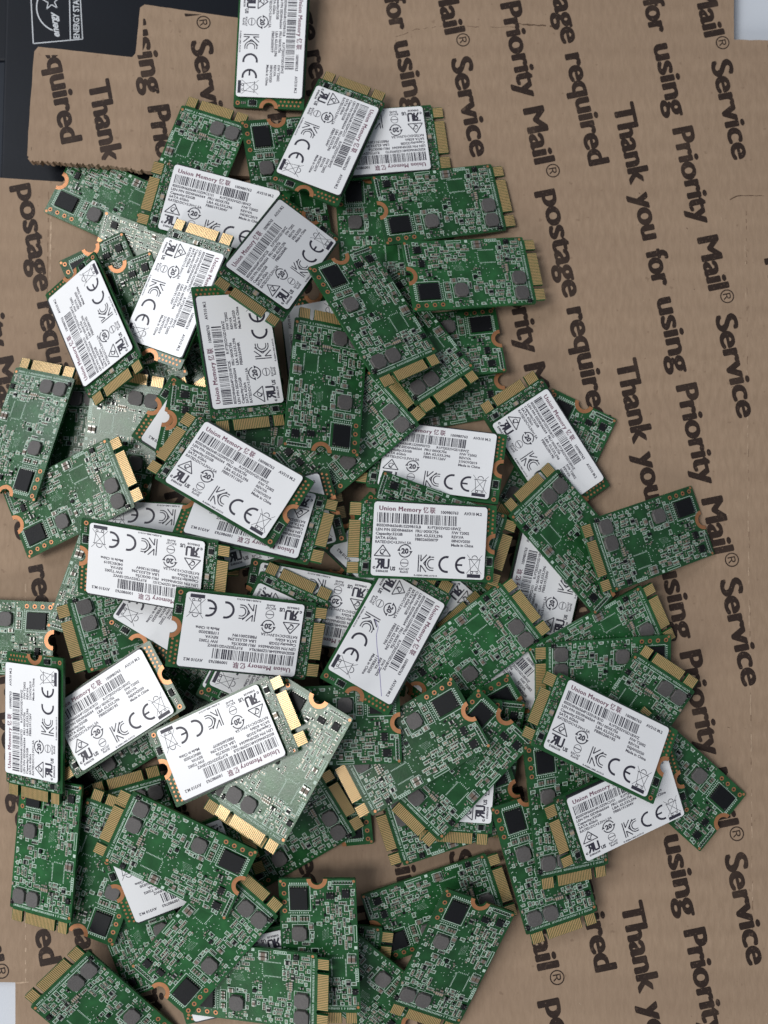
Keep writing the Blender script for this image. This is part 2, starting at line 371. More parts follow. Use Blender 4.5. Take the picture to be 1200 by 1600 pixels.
dots = MB()
for i in range(6):
    for j, x in enumerate((-18.75, -20.0)):
        y = -9.8+i*1.22+j*.5
        dots.poly([(x+.33*math.cos(a*math.pi/5), y+.33*math.sin(a*math.pi/5)) for a in range(10)], .42, 'copper')
dots.poly([(16.4+.42*math.cos(a*math.pi/5), -10.2+.42*math.sin(a*math.pi/5)) for a in range(10)], .42, 'copper')
small = small_c

# ------------------------------------------------------------------ label and its print (X to the right of the text, Y up, origin at the label's top left corner)
LW, LH = 32.4, 20.5
def lab_xy(X, Y): return (14.4-X, -10.25+Y)      # label-side board coordinates (Y counted downwards)
def label_mesh():
    r = .9; pts = []
    for cx, cy, a0 in ((r, r, 180), (LW-r, r, 270), (LW-r, LH-r, 0), (r, LH-r, 90)):
        for i in range(5):
            a = math.radians(a0+i*22.5); pts.append((cx+r*math.cos(a), cy+r*math.sin(a)))
    b = MB(); b.prism([lab_xy(x, y) for x, y in pts], 1.30, 1.40, 'label'); me = b.build('label')
    bm = bmesh.new(); bm.from_mesh(me); bmesh.ops.recalc_face_normals(bm, faces=bm.faces); bm.to_mesh(me); bm.free(); return me
def print_mesh(serial, date, lot):
    b = MB(); Z = 1.415
    def tx(t, X, Y, h, k='inkt', width=None, off=.034, shear=0, spacing=1.0):     # Y = baseline, h = cap height
        me = text_mesh(t, 1.0, off, shear, 2, spacing); x0, x1, y0, y1 = bounds(me); s = h/.70
        sx = s if width is None else width/(x1-x0)
        def fn(co): px, py = lab_xy(X+(co.x-x0)*sx, Y-co.y*s); return (px, py, Z)
        b.addmesh(me, k, fn)
    def P(pts, k='ink'): b.poly([lab_xy(*p) for p in pts], Z, k)
    def Ln(p, q, w, k='ink'): b.line(lab_xy(*p), lab_xy(*q), w, Z, k)
    def Ar(X, Y, r, w, a0, a1, k='ink', n=24):
        for i in range(n):
            a = math.radians(a0+(a1-a0)*i/n); c = math.radians(a0+(a1-a0)*(i+1)/n)
            P([(X+(r-w/2)*math.cos(a), Y+(r-w/2)*math.sin(a)), (X+(r+w/2)*math.cos(a), Y+(r+w/2)*math.sin(a)),
               (X+(r+w/2)*math.cos(c), Y+(r+w/2)*math.sin(c)), (X+(r-w/2)*math.cos(c), Y+(r-w/2)*math.sin(c))], k)
    for q, dx in enumerate((0, -.07, .07)): Z = 1.415+.003*q; tx('Union Memory', 1.5+dx, 2.35, 1.3, 'inkred', 11.8, 0, 0, 1.12)
    Z = 1.415
    tx('\u5fc6', 13.9, 2.35, 1.3, 'inkred', 1.5, .02); tx('\u8054', 15.8, 2.35, 1.3, 'inkred', 1.6, .02)
    tx('100980763', 19.0, 2.45, .8, 'inkt', 5.0); tx('AV310 M.2', 25.6, 2.45, .8, 'inkt', 5.2)
    rr = random.Random(serial); X = 1.0
    while X < 23.6:
        w = rr.choice((.13, .13, .26, .39)); P([(X, 2.95), (X+w, 2.95), (X+w, 5.75), (X, 5.75)], 'ink'); X += w+rr.choice((.13, .13, .26, .39))
    tx(serial, .9, 6.85, .75, 'inkt', 12.6); tx('R1FTJ032VGD1BWZ', 15.4, 6.85, .75, 'inkt', 9.6)
    tx('LEN P/N SSD0N66564', .8, 8.0, .75, 'inkt', 10.4); tx('FRU 00XK756', 12.0, 8.0, .75, 'inkt', 6.6); tx('F/W T2002', 22.4, 8.0, .75, 'inkt', 5.0)
    tx('Capacity:32GB', .8, 9.15, .75, 'inkt', 7.6); tx('LBA 62,533,296', 12.0, 9.15, .75, 'inkt', 7.8); tx('REV:VA', 22.4, 9.15, .75, 'inkt', 3.5)
    tx('SATA 6Gb/s', .8, 10.3, .75, 'inkt', 6.0); tx(lot, 12.0, 10.3, .75, 'inkt', 6.6); tx(date, 22.4, 10.3, .75, 'inkt', 5.4)
    tx('RATED:DC+3.3V\u23931.5A', .8, 11.45, .75, 'inkt', 10.2) if False else tx('RATED:DC+3.3V=1.5A', .8, 11.45, .75, 'inkt', 10.2)
    tx('Made in China', 22.4, 11.45, .75, 'inkt', 6.4)
    # tick in a triangle
    a, c, d = (3.0, 11.95), (5.3, 15.0), (.7, 15.0)
    for p, q in ((a, c), (c, d), (d, a)): Ln(p, q, .28)
    Ar(3.05, 13.9, .72, .2, 60, 330); Ln((2.3, 13.9), (2.9, 14.5), .26); Ln((2.9, 14.5), (4.0, 13.1), .26)
    # recognised component mark: a turned R joined to a U
    me = text_mesh('R', 1.0, 0, 0, 2); x0, x1, y0, y1 = bounds(me); s = 2.6/.7
    for q, (dx, dy) in enumerate(((0, 0), (-.14, 0), (.14, 0), (0, .12), (0, -.12))):
        b.addmesh(me, 'ink', lambda co: (*lab_xy(3.05-(co.x-x0)*1.6/(x1-x0)+dx, 18.45-co.y*s+dy), Z+.002*q))
    P([(3.2, 15.75), (3.75, 15.75), (3.75, 18.1), (3.2, 18.1)]); P([(4.6, 15.75), (5.15, 15.75), (5.15, 18.1), (4.6, 18.1)]); P([(3.3, 18.02), (5.05, 18.02), (4.85, 18.55), (3.5, 18.55)])
    P([(1.0, 15.75), (3.3, 15.75), (3.3, 16.1), (1.0, 16.1)])
    tx('c', .45, 18.6, .95, 'ink', .7, .05); tx('US', 5.35, 18.9, 1.0, 'ink', 1.5, .05); tx('E486638', 1.4, 19.5, .6, 'inkt', 3.4)
    # circle with 20 and two arrows
    Ar(9.3, 13.35, 1.72, .3, 15, 165); Ar(9.3, 13.35, 1.72, .3, 195, 345); tx('20', 8.25, 14.05, 1.4, 'ink', 2.1, .05)
    P([(10.5, 13.3), (11.5, 13.3), (11.0, 14.1)]); P([(7.1, 13.4), (8.1, 13.4), (7.6, 12.6)])
    # circle with a bar, two tiny rows
    Ar(9.3, 16.7, 1.1, .16, 0, 360, 'inkt'); P([(8.2, 16.6), (10.4, 16.6), (10.4, 16.85), (8.2, 16.85)], 'inkt')
    tx('R3C167', 7.9, 18.7, .6, 'inkt', 2.8); tx('RoHS', 8.2, 19.5, .6, 'inkt', 2.3)
    # K and C lettering of two nested lines
    for dd in (0, .62):
        Ln((13.3+dd, 14.2), (13.3+dd, 19.0), .3) if dd == 0 else Ln((13.95, 14.2), (13.95, 16.0), .3)
    Ln((13.95, 16.0), (15.6, 14.1), .3); Ln((13.95, 17.1), (15.6, 19.0), .3); Ln((13.95, 17.1), (13.95, 19.0), .3); Ln((14.8, 16.5), (16.6, 14.4), .3)
    Ln((14.8, 16.5), (15.4, 17.3), .3)
    Ar(17.2, 16.6, 1.9, .3, 100, 258); Ar(17.2, 16.6, 1.25, .3, 100, 258); Ln((16.9, 14.75), (17.7, 14.75), .3); Ln((16.9, 18.45), (17.7, 18.45), .3)
    Ln((16.9, 15.4), (17.7, 15.4), .25); Ln((16.9, 17.8), (17.7, 17.8), .25)
    tx('R-REM-UMS-AV310', 12.2, 20.2, .45, 'inkt', 6.6)
    # conformity mark
    Ar(21.4, 16.6, 2.1, .62, 78, 282, 'ink', 28); Ar(26.2-.0, 16.6, 2.1, .62, 78, 282, 'ink', 28); P([(24.2, 16.34), (25.9, 16.34), (25.9, 16.86), (24.2, 16.86)])
    # crossed out bin and its bar
    Ln((27.9, 15.0), (28.4, 18.2), .14); Ln((30.9, 15.0), (30.5, 18.2), .14); Ln((28.4, 18.2), (30.5, 18.2), .14); Ln((27.6, 14.9), (31.2, 14.9), .18)
    Ar(29.4, 14.6, .8, .2, 180, 360, 'ink', 10); Ar(28.7, 18.6, .35, .2, 0, 360, 'ink', 10); Ar(30.3, 18.5, .3, .16, 0, 360, 'ink', 10)
    Ln((27.2, 13.6), (31.6, 18.9), .12); Ln((31.6, 13.6), (27.2, 18.9), .12)
    P([(27.4, 19.05), (31.3, 19.05), (31.3, 20.05), (27.4, 20.05)])
    return b.build('label_print')

ME = dict(board=pcb_mesh(), c1=contact_mesh(6.8, 9.8), c2=contact_mesh(-4.95, 5.45), c3=contact_mesh(-9.8, -6.3), ring=ring_mesh(1),
  hole=hole_mesh(), ind=inductor_mesh(), flash=chip_mesh(6.2, 4.9, .75, 'flash_chip'), silk=silk.build('silkscreen'),
  small=small.build('small_components'), sl=sl.build('small_components'), slk=slk.build('silkscreen'), dots=dots.build('via_dots'), label=label_mesh(),
  ics=[chip_mesh(w, h, .6, 'small_chip', 'x' if w <= h else 'y', .5) for _, _, w, h in ICS], icl=chip_mesh(1.3, 2.0, .6, 'small_chip', 'x', .5))
b = MB(); b.box(-15.6, -9.3, -1.0, -1.2, 9.3, -.38, 'darkchip', True); ME['under1'] = b.build('memory_package')
b = MB(); b.box(-.8, -9.3, -1.0, 13.6, 9.3, -.38, 'darkchip', True); ME['under2'] = b.build('memory_package')
b = MB(); b.box(-17.7, -10.6, .38, -2.0, 10.0, 1.3, 'darkchip', True); ME['top1'] = b.build('memory_package')
b = MB(); b.box(-1.8, -10.6, .38, 14.0, 10.0, 1.3, 'darkchip', True); ME['top2'] = b.build('memory_package')
PRINTS = [print_mesh('8SSSD0N66564P1SZ0181B1D', '06JAN2020', 'FBB520019S'), print_mesh('8SSSD0N66564R1SZ09B15LB', '08NOV2020', 'FBB5260500YP'),
          print_mesh('8SSSD0N66564R1SZ09C21S1', '04DEC2019', 'FBB5191304V'), print_mesh('8SSSD0N66564R1SZ09B7RL4', '11FEB2020', 'FBB520019N'),
          print_mesh('8SSSD0N66564P1SZ0187C2K', '09JUL2020', 'FBB526004R'), print_mesh('8SSSD0N66564R1SZ09F03TD', '21NOV2019', 'FBB5191126V')]

def drive(kind, serial):
    r = bpy.data.objects.new('solid_state_drive', None); C.objects.link(r); r.empty_display_size = .01
    bd = link('circuit_board', ME['board'], r)
    for k in ('c1', 'c2', 'c3'): link('gold_contact', ME[k], r)
    link('mounting_ring', ME['ring'], r)
    if kind == 'C':
        link('silkscreen', ME['silk'], bd, 'stuff')
        s = link('small_components', ME['small'], r, 'stuff')
        f = link('flash_chip', ME['flash'], r); f.location = (FLASH[0]*MM, FLASH[1]*MM, .4*MM)
        for x, y in IND: o = link('inductor', ME['ind'], r); o.location = (x*MM, y*MM, .4*MM)
        for (x, y, w, h), me in zip(ICS, ME['ics']): o = link('small_chip', me, r); o.location = (x*MM, y*MM, .4*MM)
        for x, y in HOLES: o = link('solder_hole', ME['hole'], bd); o.location = (x*MM, y*MM, .4*MM)
        link('memory_package', ME['under1'], r); link('memory_package', ME['under2'], r)
    else:
        link('silkscreen', ME['slk'], bd, 'stuff'); link('small_components', ME['sl'], r, 'stuff'); link('via_dots', ME['dots'], bd, 'stuff')
        link('memory_package', ME['top1'], r); link('memory_package', ME['top2'], r)
        lb = link('label', ME['label'], r); link('label_print', PRINTS[serial], lb)
        o = link('small_chip', ME['icl'], r); o.location = (-19.5*MM, 5.1*MM, .4*MM)
        for x, y in ((-19.6, 9.7), (-17.9+.0, 10.35)):
            if x < -19: o = link('solder_hole', ME['hole'], bd); o.location = (x*MM, y*MM, .4*MM)
    return r
def copy_drive(src):
    r = src.copy(); C.objects.link(r)
    for ch in src.children:
        c = ch.copy(); C.objects.link(c); c.parent = r
        for g in ch.children: d = g.copy(); C.objects.link(d); d.parent = c
    return r
def rot(yaw, a, b):
    t = math.hypot(a, b); z = Matrix.Rotation(yaw, 4, 'Z')
    return z if t < 1e-9 else Matrix.Rotation(t, 4, Vector((-b, a, 0))) @ z

# ------------------------------------------------------------------ cardboard, box, table
def fz(x):                                       # the raised flap's height along x
    x0 = ray(470, 150).x; x1 = ray(228, 150).x
    return 0.0 if x >= x0 else 4.6*min(1, (x0-x)/(x0-x1))
def sheet(name, pxs, top, thick, jag=(), bend=False):
    rr = random.Random(len(pxs)); pts = []
    n = len(pxs)
    for i, p in enumerate(pxs):
        q = pxs[(i+1) % n]; a = ray(*p); c = ray(*q); L = (c-a).length; amp = jag[i] if i < len(jag) else 0.06
        m = max(1, int(L/(2.5 if amp < .2 else .45)))
        for k in range(m):
            t = k/m; w = a.lerp(c, t); nx, ny = -(c-a).y/L, (c-a).x/L; e = rr.uniform(-amp, amp) if k else 0
            pts.append((w.x+nx*e, w.y+ny*e))
    bm = bmesh.new(); T = [bm.verts.new((x*MM, y*MM, top*MM)) for x, y in pts]
    f = bm.faces.new(T); bmesh.ops.triangulate(bm, faces=[f])
    if bend:
        for px in (470, 430, 390, 350, 310, 270, 228): bmesh.ops.bisect_plane(bm, geom=bm.verts[:]+bm.edges[:]+bm.faces[:], plane_co=(ray(px, 150).x*MM, 0, 0), plane_no=(1, 0, 0))
    r = bmesh.ops.extrude_face_region(bm, geom=bm.faces[:]); 
    for v in r['geom']:
        if isinstance(v, bmesh.types.BMVert): v.co.z -= thick*MM
    if bend:
        for v in bm.verts: v.co.z += fz(v.co.x/MM)*MM
    bmesh.ops.recalc_face_normals(bm, faces=bm.faces)
    me = bpy.data.meshes.new(name); bm.to_mesh(me); bm.free(); return me
me = sheet('cardboard_sheet', [(445, -90), (1147, -90), (1147, 62), (1300, 64), (1300, 1690), (24, 1690), (24, 1535), (-90, 1535), (-90, 272), (95, 284), (250, 282), (445, 283)], 0, 3,
           (0, .12, .12, 0, 0, 0, .1, .1, 0, .35, .3, 0)); me.materials.append(M['card'])
board = link('cardboard_sheet', me, None, 'structure', 'brown corrugated cardboard printed with dark postal wording under the pile of drives')
me = sheet('cardboard_flap', [(445, 40), (445, 279), (235, 278), (150, 268), (57, 264), (53, 255), (58, 170), (64, 95), (70, 88), (214, 104), (219, 98), (226, 28), (233, 23)], 0, 2.2,
           (0, .1, .5, .5, .35, .1, .1, .1, .05, .05, .05, .05, .05), True); me.materials.append(M['card'])
flap = link('flap', me, board)
# wording
wT = ray(957, 164); wTe = ray(1161, 1074); wD = ray(957, 565); wF = ray(969, 1412)
V = (wF-wT)/3; H = (ray(886, 482)-ray(59, 473))/2
dirT = (wTe-wT); LT = dirT.length; dirT.normalize(); nT = Vector((-dirT.y, dirT.x, 0))
wR = ray(781, 6); wRe = ray(926, 664); LR = (wRe-wR).length
def frac(w0, px0, pxe, L, dr, y):
    x = px0[0]+(pxe[0]-px0[0])*(y-px0[1])/(pxe[1]-px0[1]); return (ray(x, y)-w0).dot(dr)/L
WT = (('Thank', 164, 290), ('you', 303, 377), ('for', 392, 450), ('using', 467, 585), ('Priority', 603, 760), ('Mail', 780, 867), ('\u00ae', 869, 891), ('Service', 907, 1074))
WR = (('Priority', 6, 155), ('Mail', 170, 258), ('\u00ae', 261, 282), ('postage', 298, 466), ('required', 482, 664))
LINES = [(wT, LT, [(t, frac(wT, (957, 164), (1161, 1074), LT, dirT, a), frac(wT, (957, 164), (1161, 1074), LT, dirT, b)) for t, a, b in WT]),
         (wR, LR, [(t, frac(wR, (781, 6), (926, 664), LR, dirT, a), frac(wR, (781, 6), (926, 664), LR, dirT, b)) for t, a, b in WR])]
def wording(words, L):                           # thick letters: three thin-shifted prints of each word, one above the other
    b = MB()
    for t, f0, f1 in words:
        me = text_mesh(t, 1, 0, 0, 5); x0, x1, y0, y1 = bounds(me); reg = t == '\u00ae'
        wd = (f1-f0)*L; st = .54; sx = (wd-(0 if reg else 2*st))/(x1-x0); sy = 6.5/.70
        if reg: sy = wd/(y1-y0)
        for n, (dx, dy) in enumerate(((0, 0), (-st, 0), (st, 0), (0, .2), (0, -.2), (-st*.6, .16), (st*.6, -.16), (-st*.6, -.16), (st*.6, .16))):
            if reg and n: break
            b.addmesh(me, 'print', lambda co: (f0*L+(co.x-x0)*sx+dx+(0 if reg else st), (co.y-y0)*sy+6.5-wd*.8 if reg else co.y*sy+dy+.1, .03+.004*n))
    return b
def clip(bm, box):
    for co, no in box:
        g = bm.verts[:]+bm.edges[:]+bm.faces[:]
        if g: bmesh.ops.bisect_plane(bm, geom=g, plane_co=co, plane_no=no, clear_outer=True)
def pxbox(x0, y0, x1, y1):
    a, c = ray(x0, y0), ray(x1, y1)
    return [((a.x*MM, 0, 0), (-1, 0, 0)), ((c.x*MM, 0, 0), (1, 0, 0)), ((0, a.y*MM, 0), (0, 1, 0)), ((0, c.y*MM, 0), (0, -1, 0))]
XS = ray(1146.8, 62).x; XL = ray(446, 150).x
def wbox(x0, y0, x1, y1): return [((x0*MM, 0, 0), (-1, 0, 0)), ((x1*MM, 0, 0), (1, 0, 0)), ((0, y0*MM, 0), (0, 1, 0)), ((0, y1*MM, 0), (0, -1, 0))]
def wy(y): return ray(446, y).y
BOX = [('m', wbox(XL, wy(-85), XS-.1, wy(1695))), ('m', wbox(XS-.1, wy(64.5), 200, wy(1695))), ('m', wbox(ray(26, 1534).x, wy(1534), XL, wy(1695))), ('m', wbox(-200, wy(284.5), XL, wy(1534))),
       ('f', wbox(ray(231, 30).x, wy(33), XL, wy(275))), ('f', wbox(ray(63, 98).x, wy(101), ray(231, 30).x, wy(262)))]
SH = ray(137, 128, 4.6)-(wT-H*2)
wb = {'m': bmesh.new(), 'f': bmesh.new()}
for w0, L, words in LINES:
    src = wording(words, L)
    for i in range(-3, 3):
        for j in range(-3, 5):
            o = w0 + H*i + V*j; e = o + dirT*L
            if min(o.x, e.x) > 140 or max(o.x, e.x) < -140 or min(o.y, e.y) > 175 or max(o.y, e.y) < -175: continue
            pts = [o + dirT*v[0] + nT*v[1] for v in src.v]; me = bpy.data.meshes.new('t')
            me.from_pydata([(p.x*MM, p.y*MM, v[2]*MM) for p, v in zip(pts, src.v)], [], src.f)
            for tag, bx in BOX:
                bm = bmesh.new(); bm.from_mesh(me)
                if tag == 'f':                   # the flap's print sits a little off the sheet's
                    for v in bm.verts: v.co.x += SH.x*MM; v.co.y += SH.y*MM
                clip(bm, bx)
                if bm.faces:
                    t = bpy.data.meshes.new('t'); bm.to_mesh(t); wb[tag].from_mesh(t); bpy.data.meshes.remove(t)
                bm.free()
            bpy.data.meshes.remove(me)
for tag, par in (('m', board), ('f', flap)):
    bm = wb[tag]
    if tag == 'f':
        for px in (470, 430, 390, 350, 310, 270, 228): bmesh.ops.bisect_plane(bm, geom=bm.verts[:]+bm.edges[:]+bm.faces[:], plane_co=(ray(px, 150).x*MM, 0, 0), plane_no=(1, 0, 0))
        for v in bm.verts: v.co.z += fz(v.co.x/MM)*MM
    me = bpy.data.meshes.new('printed_wording'); bm.to_mesh(me); me.materials.append(M['print']); link('printed_wording', me, par, 'stuff'); bm.free()
rr = random.Random(8); sc = MB(); M['scuff'] = mat('cardboard_scuff', (0.10, 0.062, 0.04), .85, 0, .2, .4, 900); M['creaselight'] = mat('cardboard_crease', (0.42, 0.31, 0.22), .85, 0, .2, .3, 700); M['creasedark'] = mat('painted_crease_shade', (0.20, 0.135, 0.09), .85, 0, .2, .3, 700)
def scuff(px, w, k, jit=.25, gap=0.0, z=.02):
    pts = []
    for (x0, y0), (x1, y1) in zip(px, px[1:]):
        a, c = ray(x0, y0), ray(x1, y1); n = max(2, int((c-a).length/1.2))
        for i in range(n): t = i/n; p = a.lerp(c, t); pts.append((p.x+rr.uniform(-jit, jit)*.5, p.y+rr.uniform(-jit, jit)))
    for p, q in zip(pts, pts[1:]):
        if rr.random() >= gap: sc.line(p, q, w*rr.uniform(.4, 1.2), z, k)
scuff([(612, 60), (650, 46), (700, 40), (760, 43), (810, 42)], .16, 'scuff', .2, .3); scuff([(805, 37), (865, 41), (880, 44)], .5, 'scuff', .22, .05)
scuff([(1140, 312), (1152, 306), (1200, 306)], .3, 'scuff', .12, .1)
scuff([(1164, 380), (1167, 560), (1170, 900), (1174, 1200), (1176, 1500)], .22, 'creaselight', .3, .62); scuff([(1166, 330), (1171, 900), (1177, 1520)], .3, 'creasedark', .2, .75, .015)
scuff([(80, 300), (77, 520), (72, 700)], .5, 'creaselight', .2, .35); scuff([(76, 300), (73, 520), (68, 700)], .5, 'creasedark', .2, .35, .015)  # crease relief as flat colour: pale lit line beside a dark shaded one
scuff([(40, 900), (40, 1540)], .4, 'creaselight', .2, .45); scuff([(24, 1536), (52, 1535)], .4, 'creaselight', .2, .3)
for _ in range(70):
    p = ray(rr.uniform(0, 1200), rr.uniform(300, 1600)); a = rr.uniform(0, 6.3); l = rr.uniform(.15, .9); sc.line((p.x, p.y), (p.x+l*math.cos(a), p.y+l*math.sin(a)), rr.uniform(.06, .2), .024, 'scuff' if rr.random() < .6 else 'creaselight')
link('scuffs_and_crease_shade', sc.build('scuffs_and_crease_shade'), board, 'stuff')
# black box with a printed mark, seen where the cardboard is cut away
def slab(name, px0, py0, px1, py1, z0, z1, k, kind=None, label=None, cat=None, bev=.6):
    a, c = ray(px0, py0, z1), ray(px1, py1, z1); bm = bmesh.new(); bmesh.ops.create_cube(bm, size=1)
    for v in bm.verts:
        v.co = ((a.x if v.co.x < 0 else c.x)*MM, (c.y if v.co.y < 0 else a.y)*MM, (z0 if v.co.z < 0 else z1)*MM)
    bmesh.ops.bevel(bm, geom=bm.edges[:], offset=bev*MM, segments=3, profile=.5, affect='EDGES')
    me = bpy.data.meshes.new(name); bm.to_mesh(me); bm.free(); me.materials.append(M[k])
    o = link(name, me, None, kind, label)
    if cat: o['category'] = cat
    return o
bx = slab('black_box', 12, -160, 520, 420, -9.0, -3.1, 'box', None, 'black box with white energy mark showing where the cardboard is cut away', 'box', 1.2)
b2 = slab('box_rim', -160, 95, 11, 420, -9.0, -4.4, 'boxside'); b2.parent = bx
b2 = slab('box_rim', -160, -160, 11, 94, -9.0, -3.6, 'box'); b2.parent = bx
slab('table_top', -500, -500, 1700, 2100, -12, -9.5, 'paper', 'structure', 'pale surface under the cardboard and the black box')
p1 = slab('white_paper', 1090, -120, 1330, 110, -3.6, -3.2, 'paper', None, 'bluish white paper showing beyond the upper right cut of the cardboard', 'paper', .05)
p2 = slab('white_paper', -120, 1490, 80, 1720, -3.6, -3.2, 'paper', None, 'bluish white paper showing at the lower left corner of the cardboard', 'paper', .05)
mk = MB(); ZB = -3.07
def bp(x, y): w = ray(x, y, ZB); return (w.x, w.y)
def BL(p, q, w): mk.line(bp(*p), bp(*q), w, ZB, 'white')
for p, q in (((47, -30), (52, 68)), ((52, 68), (129, 61)), ((129, 61), (124, -30)), ((108, -30), (110, 62))): BL(p, q, .32)
cx, cy = bp(99, 10); mk.arc(cx, cy, 8.6, .38, math.radians(75), math.radians(248), ZB+.002, 'white', 26)
st = [(92, 18), (88, 6), (80, 0), (89, -2), (88, -12), (80, -20), (76, -8), (70, -3), (73, 5), (71, 18)]
stp = []
for i in range(10):
    r = 14.0 if i % 2 == 0 else 5.2; a = math.radians(-96+36*i); stp.append((80+r*math.cos(a), 2+r*math.sin(a)))
for i in range(10): BL(stp[i], stp[(i+1) % 10], .3)
def btx(t, x, y, ang, h, width=None, off=.02, shear=0):
    me = text_mesh(t, 1, off, shear, 4); x0, x1, y0, y1 = bounds(me); s = h/.7; sx = s if not width else width/(x1-x0)
    o = Vector((*bp(x, y), 0)); a = math.radians(ang); d = Vector((math.cos(a), math.sin(a), 0)); n = Vector((-d.y, d.x, 0))
    def fn(co): p = o+d*((co.x-x0)*sx)+n*(co.y*s); return (p.x, p.y, ZB+.001)
    mk.addmesh(me, 'white', fn)
btx('energy', 93, 57, 100, 2.2, 8.6, .03, .45); btx('ENERGY STAR', 124, 60, 92, 1.9, 14.2, .02)
link('printed_mark', mk.build('printed_mark'), bx)

